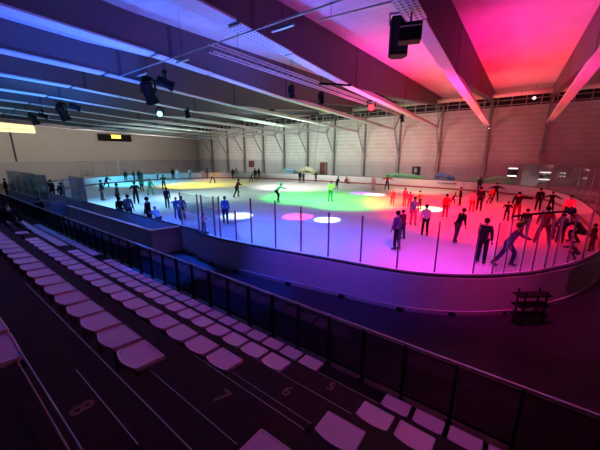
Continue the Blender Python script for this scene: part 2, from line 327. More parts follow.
LOOP = smooth_loop(RINK)
def offset(loop, d):
    out = []; N = len(loop)
    for i in range(N):
        a = Vector((*loop[i-1], 0)); c = Vector((*loop[(i+1) % N], 0)); t = (c-a).normalized(); n = Vector((t.y, -t.x, 0))
        out.append((loop[i][0]+n.x*d, loop[i][1]+n.y*d))
    return out
# orientation: the loop runs toward +x on the near side, so n points outward
def band(b, inner, outer, z0, z1, mi=0):
    N = len(inner)
    for i in range(N):
        j = (i+1) % N; A, B_, C_, D = inner[i], inner[j], outer[j], outer[i]
        b.poly([(*A, z0), (*B_, z0), (*C_, z0), (*D, z0), (*A, z1), (*B_, z1), (*C_, z1), (*D, z1)],
               [(0,3,2,1),(4,5,6,7),(0,1,5,4),(2,3,7,6)], mi)
b = MB(); b.prism_z(offset(LOOP, .02), -.028, 0.0); tag(b.build('ice_surface', M_ice), 'wide sheet of ice under coloured light', kind='structure')
boards = thing('rink_boards', 'white rink boards with glass panes all round the ice', 'rink boards')
b = MB(); band(b, LOOP, offset(LOOP, .10), .0, 1.14); b.build('board_wall', M_board, boards)
b = MB(); band(b, offset(LOOP, .10), offset(LOOP, .13), .12, 1.12); tag(b.build('outer_cladding', M_boardout, boards), 'dull outer cladding')
b = MB(); band(b, offset(LOOP, -.005), offset(LOOP, .12), 1.14, 1.19); b.build('top_rail', M_cap, boards)
b = MB(); band(b, offset(LOOP, -.025), LOOP, .005, .2); b.build('kick_strip', M_kick, boards)
b = MB(); band(b, offset(LOOP, .10), offset(LOOP, .16), -.03, .1); b.build('base_edge', M_strut, boards)
for i, (x, y) in enumerate([(-11.6,7.15),(-9.8,7.0),(-8.4,7.05),(-6.0,7.4),(-4.0,7.7),(-2.2,8.0),(-.9,8.65),(.3,9.65)]):
    b = MB(); b.box(x-.09, x+.09, y-.05, y+.1, -.03, .07); b.build('base_foot', M_black, boards)
# glass posts: near side as seen, the rest spaced along the loop
near = [(-12.68,7.55,2.8),(-11.08,7.4,2.84),(-10.75,7.38,2.84),(-9.75,7.25,2.88),(-9.4,7.25,2.9),(-8.52,7.32,2.4),(-7.76,7.42,2.95),(-6.67,7.56,2.95),(-5.67,7.75,2.8),(-4.64,7.88,2.7),
        (-3.55,8.05,2.7),(-2.45,8.2,2.72),(-1.48,8.58,2.7),(-.57,9.14,2.7),(-.13,9.45,2.7),(.14,9.72,2.8),(.52,10.1,2.8),(.80,10.42,3.0),(1.11,10.86,2.78),(1.34,11.22,2.76),(1.72,11.85,2.76)]
def walk(loop, start, step, stop):
    pts = [Vector((*p, 0)) for p in loop]; N = len(pts); i = min(range(N), key=lambda k: (pts[k]-Vector((*start, 0))).length)
    out = [pts[i].copy()]; pos = pts[i].copy(); j = (i+1) % N; left = step
    for _ in range(4000):
        d = (pts[j]-pos).length
        if d < left: left -= d; pos = pts[j].copy(); j = (j+1) % N
        else:
            pos = pos+(pts[j]-pos).normalized()*left; left = step; out.append(pos.copy())
            if (pos-Vector((*stop, 0))).length < step*.7: break
    return out
far = walk(LOOP, (2.3, 12.9), 2.1, (-50.5, 14.5))
posts = [(x, y, z, True) for x, y, z in near]
for p in far:
    z = 3.6 if (p.x > -3 or p.x < -38) else 3.0
    if p.x > -3 and p.y < 20: z = 2.8
    posts.append((p.x, p.y, z, p.y < 20))
cen = Vector((-24, 25, 0))
for i, (x, y, z, nr) in enumerate(posts):
    r = .021 if nr else .028
    b = MB(); b.box(x-r, x+r, y-r, y+r, 1.2, z); b.build('post', M_post if nr else M_frame, boards)
for i in range(len(posts)-1):
    x0, y0, z0, n0 = posts[i]; x1, y1, z1, n1 = posts[i+1]
    if math.hypot(x1-x0, y1-y0) > 3.2: continue
    z = min(z0, z1)-.03; d = Vector((x1-x0, y1-y0, 0)).normalized(); n = Vector((-d.y, d.x, 0))*.006
    b = MB(); a = (x0+d.x*.05, y0+d.y*.05); c = (x1-d.x*.05, y1-d.y*.05)
    b.poly([(a[0]-n.x,a[1]-n.y,1.21),(c[0]-n.x,c[1]-n.y,1.21),(c[0]+n.x,c[1]+n.y,1.21),(a[0]+n.x,a[1]+n.y,1.21),
            (a[0]-n.x,a[1]-n.y,z),(c[0]-n.x,c[1]-n.y,z),(c[0]+n.x,c[1]+n.y,z),(a[0]+n.x,a[1]+n.y,z)],
           [(0,3,2,1),(4,5,6,7),(0,1,5,4),(1,2,6,5),(2,3,7,6),(3,0,4,7)])
    b.build('glass_pane', M_glass if n0 else M_glassf, boards)
b = MB(); b.bar((.14, 9.72, 2.86), (.8, 10.42, 2.92), .05); b.bar((.8, 10.42, 2.92), (1.5, 11.45, 2.9), .05); b.ball((1.5, 11.45, 2.9), .12); b.build('top_bar', M_black, boards)
# advert marks on the inside of the far boards (unreadable dark strokes)
b = MB()
random.seed(3)
for x0, n in ((-8.3, 16), (-5.2, 14)):
    x = x0
    for k in range(n):
        w_ = random.uniform(.05, .13); b.box(x, x+w_, 42.78, 42.86, .78, .78+random.uniform(.08, .16)); x += w_+.05
tag(b.build('advert_lettering', M_ink, boards), 'dark unreadable advert lettering')

# bench box on the near side, left of the corner
bench = thing('bench_box', 'grey walled bench box jutting out from the boards toward the stands', 'bench box', (-12.94, 6.1, 0))
def rel(b, name, m, par, **k):
    o = b.build(name, m, par, **k); o.matrix_parent_inverse = Matrix.Translation(-Vector(par.location)); return o
b = MB(); b.box(-24.0, -12.94, 6.1, 6.2, -.02, 1.14); rel(b, 'long_wall', M_boardout, bench)
b = MB(); b.poly([(-12.94,6.1,-.02),(-12.84,6.1,-.02),(-12.55,7.38,-.02),(-12.66,7.4,-.02),(-12.94,6.1,1.14),(-12.84,6.1,1.14),(-12.55,7.38,1.14),(-12.66,7.4,1.14)],
                 [(0,3,2,1),(4,5,6,7),(0,1,5,4),(1,2,6,5),(2,3,7,6),(3,0,4,7)]); rel(b, 'end_wall', M_boardout, bench)
b = MB(); b.box(-24.0, -12.82, 6.06, 6.24, 1.14, 1.2); b.bar((-12.89,6.1,1.17),(-12.6,7.34,1.17),.18,.06); rel(b, 'top_rail', M_railtop, bench)
b = MB(); b.box(-23, -14, 6.35, 6.7, .40, .46); b.box(-22.8, -22.7, 6.4, 6.65, -.02, .4); b.box(-14.4, -14.3, 6.4, 6.65, -.02, .4); b.box(-18.6, -18.5, 6.4, 6.65, -.02, .4); rel(b, 'bench_seat', M_black, bench)
bench2 = thing('bench_box', 'pale blue ended bench box with cloudy tall glass, far left', 'bench box', (-27.5, 6.0, 0))
b = MB(); b.box(-27.55, -27.45, 6.0, 7.38, -.02, 1.1); rel(b, 'end_wall', M_bluep, bench2)
b = MB(); b.box(-42, -27.55, 6.0, 6.1, -.02, 1.1); rel(b, 'long_wall', M_boardout, bench2)
for i, x in enumerate((-27.6, -30.2, -32.8, -35.4, -38.0, -40.6)):
    b = MB(); b.box(x-.04, x+.04, 6.02, 6.1, 1.1, 3.1); rel(b, 'post', M_frame, bench2)
    if i < 5: b = MB(); b.box(x-2.52, x-.06, 6.05, 6.065, 1.12, 3.05); rel(b, 'glass_pane', M_cloud, bench2)
gate = thing('glass_gate', 'tall glass gate screens between the two bench boxes', 'glass gate', (-24.1, 6.6, 0))
for i, (x, y) in enumerate([(-24.1, 6.1), (-24.1, 7.3), (-25.7, 7.35), (-27.3, 7.4)]):
    b = MB(); b.box(x-.04, x+.04, y-.04, y+.04, -.02, 3.0); rel(b, 'post', M_frame, gate)
b = MB(); b.box(-24.11, -24.09, 6.15, 7.25, .1, 2.95); rel(b, 'glass_pane', M_cloud, gate)
b = MB(); b.box(-25.65, -24.15, 7.33, 7.35, 1.25, 2.95); rel(b, 'glass_pane', M_cloud, gate)
b = MB(); b.box(-27.25, -25.75, 7.36, 7.38, 1.25, 2.95); rel(b, 'glass_pane', M_cloud, gate)

# ------------------------------------------------------------------ grandstand
TY = {'D': 4.66, 'C': 3.70, 'B': 2.69, 'A': 1.69, 'E': .70, 'F': -.31, 'G': -1.32, 'H': -2.33}
TZ = {'D': .08, 'C': .74, 'B': 1.42, 'A': 2.11, 'E': 2.80, 'F': 3.49, 'G': 4.17, 'H': 4.85}
stand = thing('grandstand', 'dark concrete grandstand with a stair aisle in the foreground', 'grandstand')
for k in 'DCBAE':
    nxt = 'DCBAEFGH'['DCBAEFGH'.index(k)+1]
    b = MB(); b.box(-60, XR-.02, TY[nxt]-.02, TY[k], -.02, TZ[k]); b.build('tier', M_conc, stand)
    if k != 'D': b = MB(); b.box({'E': -5.2}.get(k, -2.85), -1.2, TY[k]-.004, TY[k]+.002, TZ[k]-.004, TZ[k]+.002); b.build('nosing', M_nose, stand)
b = MB(); b.box(-60, XR-.02, YN+.03, TY['F'], -.02, TZ['E']+.05); b.build('tier', M_conc, stand)
HS = [('D', 'C', -2.6, -1.35, .34), ('C', 'B', -2.6, -1.35, .34), ('B', 'A', -2.6, -1.35, .34), ('A', 'E', -2.62, -1.35, .36), ('E', 'F', -2.12, -1.28, .73)]
for lo, hi, x0, x1, dpt in HS:
    b = MB(); z = (TZ[lo]+TZ[hi])/2; b.box(x0, x1, TY[hi]-.01, TY[hi]+dpt, TZ[lo]-.01, z); b.build('step', M_conc, stand)
    if lo in 'DC': continue
    b = MB(); b.box(x0, x1, TY[hi]+dpt-.003, TY[hi]+dpt+.002, z-.003, z+.002); b.build('nosing', M_nose, stand)
# row numbers painted on the treads
def text_mesh(txt, size, name, m, parent, M):
    cu = bpy.data.curves.new(name, 'FONT'); cu.body = txt; cu.size = size; cu.extrude = .001; cu.align_x = 'CENTER'; cu.align_y = 'CENTER'; cu.offset = .004
    t = bpy.data.objects.new(name, cu); COL.objects.link(t); bpy.context.view_layer.update()
    me = bpy.data.meshes.new_from_object(t.evaluated_get(bpy.context.evaluated_depsgraph_get())); COL.objects.unlink(t); bpy.data.objects.remove(t)
    me.transform(M); me.name = name; me.materials.clear(); me.materials.append(m); o = bpy.data.objects.new(name, me); COL.objects.link(o); o.parent = parent; return o
for ch, x, y, z in (('8', -1.74, .33, (TZ['E']+TZ['F'])/2), ('7', -2.08, 1.48, 2.11), ('6', -2.05, 2.49, 1.42), ('5', -1.97, 3.55, .74)):
    text_mesh(ch, .15 if ch == '8' else .24, 'row_number', M_num, stand, Matrix.Translation((x, y, z+.002)))

# ------------------------------------------------------------------ seats
def seat_mesh():
    b = MB(); W, D, T = .215, .155, .055; prof = []
    # outline seen from above: straight sides, rear edge bulges back
    n = 8
    top = []
    outline = [(W, -D*.85), (W, D)]+[(-W, D), (-W, -D*.85)]
    rear = [(-W+2*W*i/n, -D*.85-.045*math.sin(math.pi*i/n)) for i in range(1, n)]
    outline = outline+rear
    def zed(x, y): return .018*((x/W)**2)*.6-.012*max(0, (y-.05))/.1+(.035*max(0, (-y-.09))/.1)
    N = len(outline)
    t = [(x, y, zed(x, y)) for x, y in outline]; m = [(x*.88, y*.86, zed(x*.88, y*.86)-.008) for x, y in outline]; bt = [(x, y, zed(x, y)-T) for x, y in outline]
    pts = t+m+bt
    fs = [(i, (i+1) % N, (i+1) % N+N, i+N) for i in range(N)]+[(i, i+2*N, (i+1) % N+2*N, (i+1) % N) for i in range(N)]+[tuple(range(N, 2*N))]+[tuple(range(3*N-1, 2*N-1, -1))]
    b.poly(pts, fs); return b
seat0 = thing('stadium_seat', 'x', 'seat')
sh = seat_mesh().build('seat_shell', M_seat, seat0, smooth=False, bevel=.012)
b = MB(); b.box(-.09, .09, -.12, .08, -.09, -.054); b.box(-.03, .03, -.06, .0, -.409, -.085); b.build('bracket', M_brk, seat0)
used0 = [False]
ROWN = {'D': 'row nearest the railing', 'C': 'second row up from the railing', 'B': 'third row up from the railing', 'A': 'fourth row up from the railing', 'E': 'fifth row up from the railing'}
def put_seat(x, y, z, label, group):
    if not in_view((x, y, z)) and not (x > -2.9 and z > 3 or in_view((x, y+.15, z), 24) and z > 3): return
    if used0[0]: s = copy_tree(seat0)
    else: s = seat0; used0[0] = True
    s.location = (x, y, z); s.rotation_euler = (0, 0, R(random.uniform(-1.5, 1.5))); tag(s, label, 'seat', group)
SY = {'D': 4.08, 'C': 3.08, 'B': 2.07, 'A': 1.07, 'E': .09}; SZ = {'D': .49, 'C': 1.15, 'B': 1.84, 'A': 2.53, 'E': 3.22}
X1 = {'D': -2.74, 'C': -2.78, 'B': -2.80, 'A': -2.82, 'E': -2.66}
for r in 'DCBAE':
    n1 = 20 if r in 'DCB' else 32
    for i in range(n1):
        put_seat(X1[r]-.5*i, SY[r], SZ[r], 'white seat, %s left of the stair aisle, %s' % (ORD[i] if i < 30 else 'far', ROWN[r]), 'seats left of the stair aisle')
    if r in 'DCB':
        for i in range(18):
            x = -13.7-.5*i
            if r == 'B' and x < -13.8: continue
            put_seat(x, SY[r], SZ[r], 'white seat, %s beyond the far seat gap, %s' % (ORD[i], ROWN[r]), 'seats beyond the far gap')
for r in 'DCBA':
    for i in range(10):
        put_seat(-1.04+.5*i, SY[r], SZ[r], 'white seat, %s right of the stair aisle, %s' % (ORD[i], ROWN[r]), 'seats right of the stair aisle')
t = thing('seat_rail', 'bluish double metal seat rail crossing the aisle at lower left', 'rail', (-2.0, .235, 3.19))
b = MB(); b.tube([(-.5, 0, .03), (1.2, 0, .03)], .005); b.build('upper_tube', M_frame, t)
b = MB(); b.tube([(-.5, -.03, 0), (1.2, -.03, 0)], .005); b.build('lower_tube', M_strut, t)
b = MB(); b.box(-.44, -.42, -.03, 0, -.05, .0); b.build('bracket', M_black, t); b = MB(); b.box(.66, .69, -.06, 0, -.05, .02); b.build('bracket', M_black, t)

# ------------------------------------------------------------------ guard rail
rail = thing('guard_rail', 'long black guard rail with a pale top tube in front of the seats', 'railing', (0, 4.74, 0))
RX = [.55, -.31, -1.13, -1.93, -2.72, -3.54, -4.34, -5.17, -6.0, -6.85, -7.7]
while RX[-1] > -52: RX.append(RX[-1]-.86)
RX = [3.1, 2.25, 1.4]+RX
b = MB(); b.tube([(3.2, 0, 1.22), (-52, 0, 1.22)], .022, 8); b.build('handrail', M_railtop, rail)
b = MB(); b.box(-52, 3.2, -.018, .018, .15, .19); b.box(-52, 3.2, -.012, .012, 1.14, 1.165); b.build('frame_bar', M_rail, rail)
for x in RX:
    b = MB(); b.box(x-.028, x+.028, -.03, .03, -.02, 1.2); b.box(x-.06, x+.06, -.06, .02, -.0, .10); b.build('post', M_rail, rail)
for x0, x1 in zip(RX[:-1], RX[1:]):
    b = MB(); b.box(x1+.035, x0-.035, -.005, .005, .19, 1.14); b.build('glass_infill', M_infill, rail)

# ------------------------------------------------------------------ roof beams and columns
BX = [-3.52-5.83*k for k in range(-1, 11)]
names_b = ['rightmost', 'second from the right', 'third from the right', 'fourth from the right', 'fifth from the right', 'sixth from the right', 'seventh from the right', 'eighth from the right', 'ninth from the right', 'tenth from the right', 'second from the far end', 'nearest the far end wall']
for k, x in enumerate(BX):
    t = thing('roof_beam', 'deep painted roof beam crossing the hall, %s' % names_b[k], 'roof beam', (x, 0, 0), 0, 'roof beams')
    prof = [(YN+.02, 9.75), (3, 9.55), (8.4, 9.32), (18.5, 8.74), (23.4, 9.05), (YW+.1, 11.2), (YW+.1, deckz(YW+.1)), (7.5, 10.75), (YN+.02, deckz(YN))]
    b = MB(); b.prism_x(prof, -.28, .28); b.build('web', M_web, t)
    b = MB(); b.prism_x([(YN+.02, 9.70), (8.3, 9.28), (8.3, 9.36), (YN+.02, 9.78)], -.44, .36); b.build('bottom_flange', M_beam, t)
    b = MB(); b.prism_x([(8.5, 9.27), (11.7, 9.08), (11.7, 9.12), (8.5, 9.31)], -.34, .34); b.build('perforated_cover', M_perf, t)
    b = MB(); b.prism_x([(11.8, 9.08), (18.5, 8.70), (44.0, 8.02), (44.0, 8.22), (19.2, 8.95), (18.5, 8.9), (11.8, 9.16)], -.27, .27); b.build('brace', M_beam, t)
    b = MB(); b.box(-.03, .03, 23.2, 24.1, 8.8, 9.15); b.build('gusset', M_stiff, t)
    for y in (9.2, 18.4, 28.6):
        b = MB(); zb = 9.28 if y < 15 else (8.78 if y < 25 else 9.55); b.box(-.295, .295, y-.1, y+.1, zb, deckz(y)-.02); b.build('stiffener', M_stiff, t)
    c = thing('column', 'grey wall column with forked prop under the roof beam, %s' % names_b[k], 'column', (x, YW-.3, 0), 0, 'columns along the far wall')
    b = MB(); b.box(-.13, .13, -.05, .22, -.02, 11.2); b.build('shaft', M_col, c, bevel=.02)
    b = MB(); b.prism_x([(-.45, -.02), (.2, -.02), (.2, 5.2), (-.12, 5.2), (-.45, 3.4)], -.2, .2); b.build('base_casing', M_strut, c)
    b = MB(); b.bar((0, -.1, 4.6), (0, -2.7, 8.1), .17); b.build('lower_prop', M_strut, c)
    b = MB(); b.bar((0, -2.7, 8.1), (0, -.1, 10.9), .13); b.bar((0, -2.7, 8.1), (0, -2.7, 10.85), .1); b.build('upper_prop', M_strut, c)

# ducts, truss, conduits, lamps
t = thing('air_duct', 'pale round air duct high under the deck along the far wall', 'duct', (0, 41.4, 11.05))
for k in range(len(BX)):
    x1 = XR-.4 if k == 0 else BX[k-1]-.3; x0 = BX[k]+.3
    b = MB(); b.tube([(x0, 0, 0), (x1, 0, 0)], .27, 14); b.build('pipe', M_duct, t, smooth=True)
    b = MB(); b.tube([((x0+x1)/2-.04, 0, 0), ((x0+x1)/2+.04, 0, 0)], .3, 14); b.build('joint_ring', M_frame, t)
for px_, py_, pz_, rr, lab, es in ((6.72, 46.75, 10.0, .07, 'small round white wall lamp at the far right edge', 5), (-3.55, 46.6, 7.9, .05, 'tiny round white lamp beside the column right of centre', 4), (.55, 42.0, 10.5, .17, 'round pinkish lamp under the red roof bay', 1.2)):
    l = thing('round_lamp', lab, 'lamp', (px_, py_, pz_))
    b = MB(); b.ball((0, 0, 0), rr); b.build('globe', mat('globe_%d' % int(es*10), (.8, .7, .7), .4, emit=(1, .8, .75), es=es), l, smooth=True)
    b = MB()
    if py_ > 46: b.tube([(0, rr*.8, 0), (0, YW-py_, 0)], .03, 6)
    else: b.tube([(0, 0, rr*.8), (0, 0, deckz(py_)-pz_)], .02, 6)
    b.build('stem', M_black, l)
t = thing('lighting_truss', 'white double ladder truss hanging below the purple roof bay', 'truss', (-10.95, 8.6, 8.7))
b = MB()
for dx, dz in ((-.14, 0), (.14, 0), (-.14, .3), (.14, .3)): b = MB(); b.tube([(dx, 0, dz), (dx, 25, dz)], .03, 6); b.build('chord', M_board, t)
for dx in (-.14, .14):
    b = MB(); b.tube([(dx, i*.25, .3*(i % 2)) for i in range(100)], .009, 5); b.build('lattice', M_frame, t)
for dz in (0, .3):
    b = MB(); b.tube([(.14*(-1)**i, i*.25, dz) for i in range(100)], .008, 5); b.build('lattice', M_frame, t)
for y in (1.5, 12, 23):
    b = MB(); b.tube([(0, y, .3), (0, y, deckz(8.6+y)-8.72)], .008, 5); b.build('hanger', M_black, t)
t = thing('conduit', 'thin pale conduit line crossing under the beams near the blue bays', 'conduit', (0, 8.6, 9.02))
b = MB(); b.tube([(-19.5, 0, -.02), (-3.9, .15, -.02)], .03, 6); b.build('pipe', M_frame, t)
for i, x in enumerate((-17.2, -13.3, -7.2)):
    l = thing('batten_light', 'slim unlit batten lamp under the conduit, %s' % ('above the moving lamps at left', 'in the middle roof bay', 'near the hanging speaker')[i], 'batten lamp', (x, 8.75, 8.75))
    b = MB(); b.box(-.5, .5, -.05, .05, 0, .07); b.build('housing', M_frame, l); b = MB(); b.tube([(0, 0, .07), (0, 0, 2.03)], .008, 5); b.build('stem', M_black, l)
t = thing('conduit', 'short pale conduit bar above the big hanging speaker', 'conduit', (-6.6, 10.05, 9.3))
b = MB(); b.tube([(0, 0, 0), (3.4, .4, 0)], .03, 6); b.build('pipe', M_frame, t)
for dx in (.5, 2.8): b = MB(); b.tube([(dx, .1, 0), (dx, .1, 1.5)], .008, 5); b.build('hanger', M_black, t)

def spotlight(x, y, z, size, label, yaw=0, pitch=50, glow=None, group='stage lamps under the roof'):
    t = thing('stage_lamp', label, 'stage lamp', (x, y, z), R(yaw), group)
    s = size; b = MB(); rz = R(pitch); d = Vector((0, math.cos(rz), -math.sin(rz)))
    b.tube([d*(-.5*s), d*(-.42*s), d*.2*s, d*.5*s], [.16*s, .27*s, .27*s, .33*s], 14); b.build('body', M_black, t)
    b = MB(); b.bar((-.36*s, 0, 0), (-.36*s, 0, .55*s), .07*s); b.bar((.36*s, 0, 0), (.36*s, 0, .55*s), .07*s); b.bar((-.38*s, 0, .55*s), (.38*s, 0, .55*s), .08*s); b.box(-.2*s, .2*s, -.12*s, .12*s, .55*s, .7*s); b.build('yoke', M_black, t)
    b = MB(); b.tube([d*.5*s, d*.52*s], .27*s, 14)
    b.build('lens', mat('lens_'+glow[0], (.1, .1, .1), .2, emit=glow[1], es=glow[2]) if glow else M_post, t)
    zt = deckz(y)-z
    b = MB(); b.tube([(0, 0, .68*s), (0, 0, zt)], .02, 6); b.build('hanger', M_black, t)
    return t
L0 = 'black stage lamp in blue bays, '
spotlight(-20.4, 10.7, 8.55, 1.35, L0+'larger of the pair left of the blue glowing lamp', 30, 60)
spotlight(-18.3, 10.7, 8.85, 1.0, L0+'smaller of the pair left of the blue glowing lamp', -20, 20)
spotlight(-36.4, 10.3, 8.5, 1.35, L0+'larger of the middle pair', 30, 60)
spotlight(-33.2, 10.4, 8.75, .9, L0+'smaller of the middle pair', -20, 20)
spotlight(-45.0, 9.9, 8.5, 1.2, L0+'larger of the leftmost pair', 30, 60)
spotlight(-42.8, 10.3, 8.7, .9, L0+'smaller of the leftmost pair', -20, 20)
spotlight(-12.1, 15.5, 8.35, .62, 'black stage lamp hanging from the white truss, left one', 0, 70)
spotlight(-11.4, 17.9, 8.25, .62, 'black stage lamp hanging from the white truss, right one', 0, 70)
spotlight(-26.7, 17.6, 8.45, .8, 'small black stage lamp right of the blue glowing lamp', 0, 80)
spotlight(-28.9, 16.0, 8.45, .9, 'stage lamp with a bright blue glowing lens', -119, 10, ('blue', (.12, .45, 1), 9))
spotlight(-10.35, 24.0, 8.35, .9, 'stage lamp with a bright red glowing lens', -156, 12, ('red', (1, .02, .02), 5))
spotlight(-10.3, 32.0, 8.2, .6, 'small black stage lamp right of the red glowing lamp', 0, 70)
t = thing('truss_lamp_bar', 'short black bar lamp on the right part of the truss', 'lamp', (-9.9, 16.4, 8.75)); b = MB(); b.tube([(-.5, -.3, 0), (.9, 1.2, 0)], .08, 8); b.build('tube', M_black, t); b = MB(); b.tube([(0, .3, 0), (0, .3, 2.1)], .01, 5); b.build('hanger', M_black, t)
# big speaker top right
t = thing('hanging_speaker', 'big black loudspeaker hanging near the top, right of centre', 'loudspeaker', (-4.92, 14, 9.5), R(25))
b = MB(); b.prism_z([(-.36,-.35),(.36,-.35),(.42,.1),(.25,.42),(-.25,.42),(-.42,.1)], -.75, .75); b.build('cabinet', M_black, t, bevel=.05)
b = MB(); b.box(-.3, .3, -.37, -.35, -.65, .65); b.build('grille', M_dark, t)
b = MB(); b.bar((-.44, 0, .5), (-.44, 0, .95), .05); b.bar((.44, 0, .5), (.44, 0, .95), .05); b.bar((-.46, 0, .95), (.46, 0, .95), .06); b.tube([(0, 0, .95), (0, 0, 1.45)], .03, 6); b.build('bracket', mat('blue_lit_metal', (.12, .2, .42), .5), t)  # blue light on the bracket is put into its colour
t = thing('hanging_speaker', 'smaller black box speaker hanging just right of the big one', 'loudspeaker', (-3.5, 11.0, 8.5), R(20))
b = MB(); b.box(-.36, .36, -.25, .25, -.3, .26); b.build('cabinet', M_black, t, bevel=.04)
b = MB(); b.box(-.34, .34, -.262, -.25, .1, .14); b.build('edge_strip', M_nose, t); b = MB(); b.tube([(0, 0, .26), (0, 0, .6)], .03, 6); b.build('hanger', M_black, t)
b = MB(); b.tube([(-11.0, 17.6, 8.9), (-17.5, 26.8, 5.6), (-27.6, 41.2, 1.3)], .012, 5); tag(b.build('cable', M_black), 'thin slanting cable from the truss down to the far boards', 'cable')

# end wall things
t = thing('light_panel', 'glowing pale yellow window panel high on the end wall', 'light panel', (XE, 12.4, 9.1))
m_pan = mat('lit_panel', (.8, .75, .5), .6, emit=(1., .74, .36), es=1.15)
for i in range(4): b = MB(); y = -4.0+i*1.6; b.box(.02, .1, y, y+1.54, -.95, 1.05); b.build('pane', m_pan, t)
b = MB(); b.box(0, .14, -4.08, 2.5, -.45, -.38); b.box(0, .05, -4.08, 2.5, -1.0, 1.1); b.build('frame', M_nose, t)
t = thing('scoreboard', 'black scoreboard with an orange lit patch on the end wall', 'scoreboard', (XE-.0, 27.3, 7.9))
b = MB(); b.box(.0, .4, -3.1, 3.1, -.65, .72); b.build('case', M_black, t, bevel=.04)
b = MB()
for i in range(9):
    for j in range(3):
        b.box(.4, .42, -.75+i*.2, -.62+i*.2, -.02+j*.22, .14+j*.22)
b.build('lit_display', mat('amber_led', (.2, .1, .0), .5, emit=(1, .5, .05), es=9), t)
t = thing('wall_speaker', 'small black box on the end wall, upper left of the scoreboard', 'wall box', (XE, 22.8, 9.5)); b = MB(); b.box(.0, .5, -.65, .65, -.28, .28); b.build('cabinet', M_black, t, bevel=.03); b = MB(); b.box(.5, .52, -.55, .55, -.2, .2); b.build('grille', M_dark, t)

# far wall things
def wdoor(n, x0, x1, z0, z1, m):
    t = thing('door_%d' % n, None, None, (0, YW-.05, 0)); del_keys = [k for k in ('label', 'category') if k in t]; tag(t, kind='structure')
    b = MB(); b.box(x0, x1, -.08, -.01, z0, z1); b.build('door_leaf', m, t); b = MB(); b.box(x0-.09, x0, -.1, 0, z0, z1+.09); b.box(x1, x1+.09, -.1, 0, z0, z1+.09); b.box(x0, x1, -.1, 0, z1, z1+.09); b.build('door_frame', M_trim, t)
    b = MB(); b.box(x1-.2, x1-.1, -.14, -.08, z0+1.0, z0+1.06); b.build('door_handle', M_frame, t)
wdoor(1, -29.9, -28.2, -.02, 3.2, M_door)
t = thing('wall_cabinet', 'small dark red cabinet on the lower far wall, left part', 'wall cabinet', (-48.1, YW-.05, 2.6)); b = MB(); b.box(-.75, .75, -.25, -.01, -.75, .65); b.build('body', M_door, t, bevel=.02); b = MB(); b.box(.5, .6, -.28, -.25, -.1, .1); b.build('handle', M_frame, t)
t = thing('kiosk_opening', 'dark framed hatch in the far wall with pale blue poster', 'hatch', (-12.3, YW-.05, 2.0)); b = MB(); b.box(-.6, .62, -.12, -.01, -.8, .8); b.build('frame', M_dark, t); b = MB(); b.box(-.25, .12, -.14, -.12, -.1, .5); b.build('poster', M_bluep, t)
for i, (x, z, wd, hh) in enumerate(((-9.0, 1.75, 1.0, .85), (-6.1, 1.8, 1.8, .85))):
    t = thing('wall_plaque', 'framed panel on the pink-lit lower wall, %s' % ('narrower left one', 'wider right one')[i], 'wall panel', (x, YW-.05, z)); b = MB(); b.box(-wd/2, wd/2, -.05, -.01, -.2, hh); b.build('panel', M_enlow, t); b = MB(); b.box(-wd/2-.04, wd/2+.04, -.07, -.01, hh, hh+.05); b.box(-wd/2-.04, -wd/2, -.07, -.01, -.2, hh); b.box(wd/2, wd/2+.04, -.07, -.01, -.2, hh); b.build('frame', M_strut, t)
def mound(name, label, cat, x, y, pts, r, col, group=None):
    m = mat('vinyl_%s' % name+str(round(x)), col, .45)
    t = thing(name, label, cat, (x, y, -.03), 0, group)
    b = MB(); b.tube([(px_, 0, pz) for px_, pz in pts], r, 12); b.ball((pts[0][0], 0, pts[0][1]), r); b.ball((pts[-1][0], 0, pts[-1][1]), r); b.build('air_tube', m, t, smooth=True)
    b = MB(); b.box(pts[0][0]-.2, pts[-1][0]+.2, -.3, .3, 0, max(.3, min(p[1] for p in pts)-r*.5)); b.build('base', m, t)
mound('inflatable', 'pale blue inflatable block behind the middle far boards', 'inflatable', -35.9, 45.2, [(-1.2, 1.5), (0, 1.7), (1.0, 1.6)], .35, (.42, .66, .85))
mound('inflatable', 'cream inflatable mound left of the dark red door', 'inflatable', -32.0, 45.4, [(-1.3, 1.5), (0, 2.0), (1.2, 1.8), (2.0, 1.5)], .45, (.86, .84, .55))
mound('inflatable', 'green inflatable slope beside the kiosk hatch', 'inflatable', -13.3, 45.0, [(-3.0, 1.35), (-1.2, 1.65), (1.0, 1.5), (2.4, 1.35)], .26, (.25, .75, .42))
mound('inflatable', 'small blue inflatable hump on the pink-lit wall side', 'inflatable', -7.9, 45.0, [(-.9, 1.7), (0, 1.8), (1.1, 1.35)], .26, (.12, .3, .85))
mound('inflatable', 'bright green inflatable wave behind the right far boards', 'inflatable', -2.2, 44.8, [(-2.0, 1.5), (-1.0, 1.2), (.4, 1.75), (1.6, 1.6), (1.8, 1.2)], .2, (.3, .85, .4))
def sign(label, x, y, z, wd, hh, s):
    t = thing('lit_sign', label, 'lit sign', (x, y, z), 0)
    b = MB(); b.box(-wd/2, wd/2, -.03, .03, hh-.13, hh); b.box(-wd/2, wd/2, -.03, .03, -.02, .11); b.build('light_strip', mat('strip_'+str(round(x*10)), (.5, .5, .5), .5, emit=(1, .95, .85), es=s), t)
    b = MB(); b.box(-wd/2-.06, wd/2+.06, .03, .09, -.08, hh+.06); b.box(-.04, .04, .09, 46.9-y, hh/2-.03, hh/2+.03); b.build('backing', M_stiff, t)
sign('lit white double strip sign left of the thin pale posts', -.25, 46.2, 1.85, .95, 1.05, 2.2)
sign('lit white double strip sign right of the dark column base', 2.95, 46.2, 1.55, 1.1, .95, 1.8)
sign('small dim lit strip beside the right-hand sign', 4.6, 46.2, 2.0, .5, .5, .7)
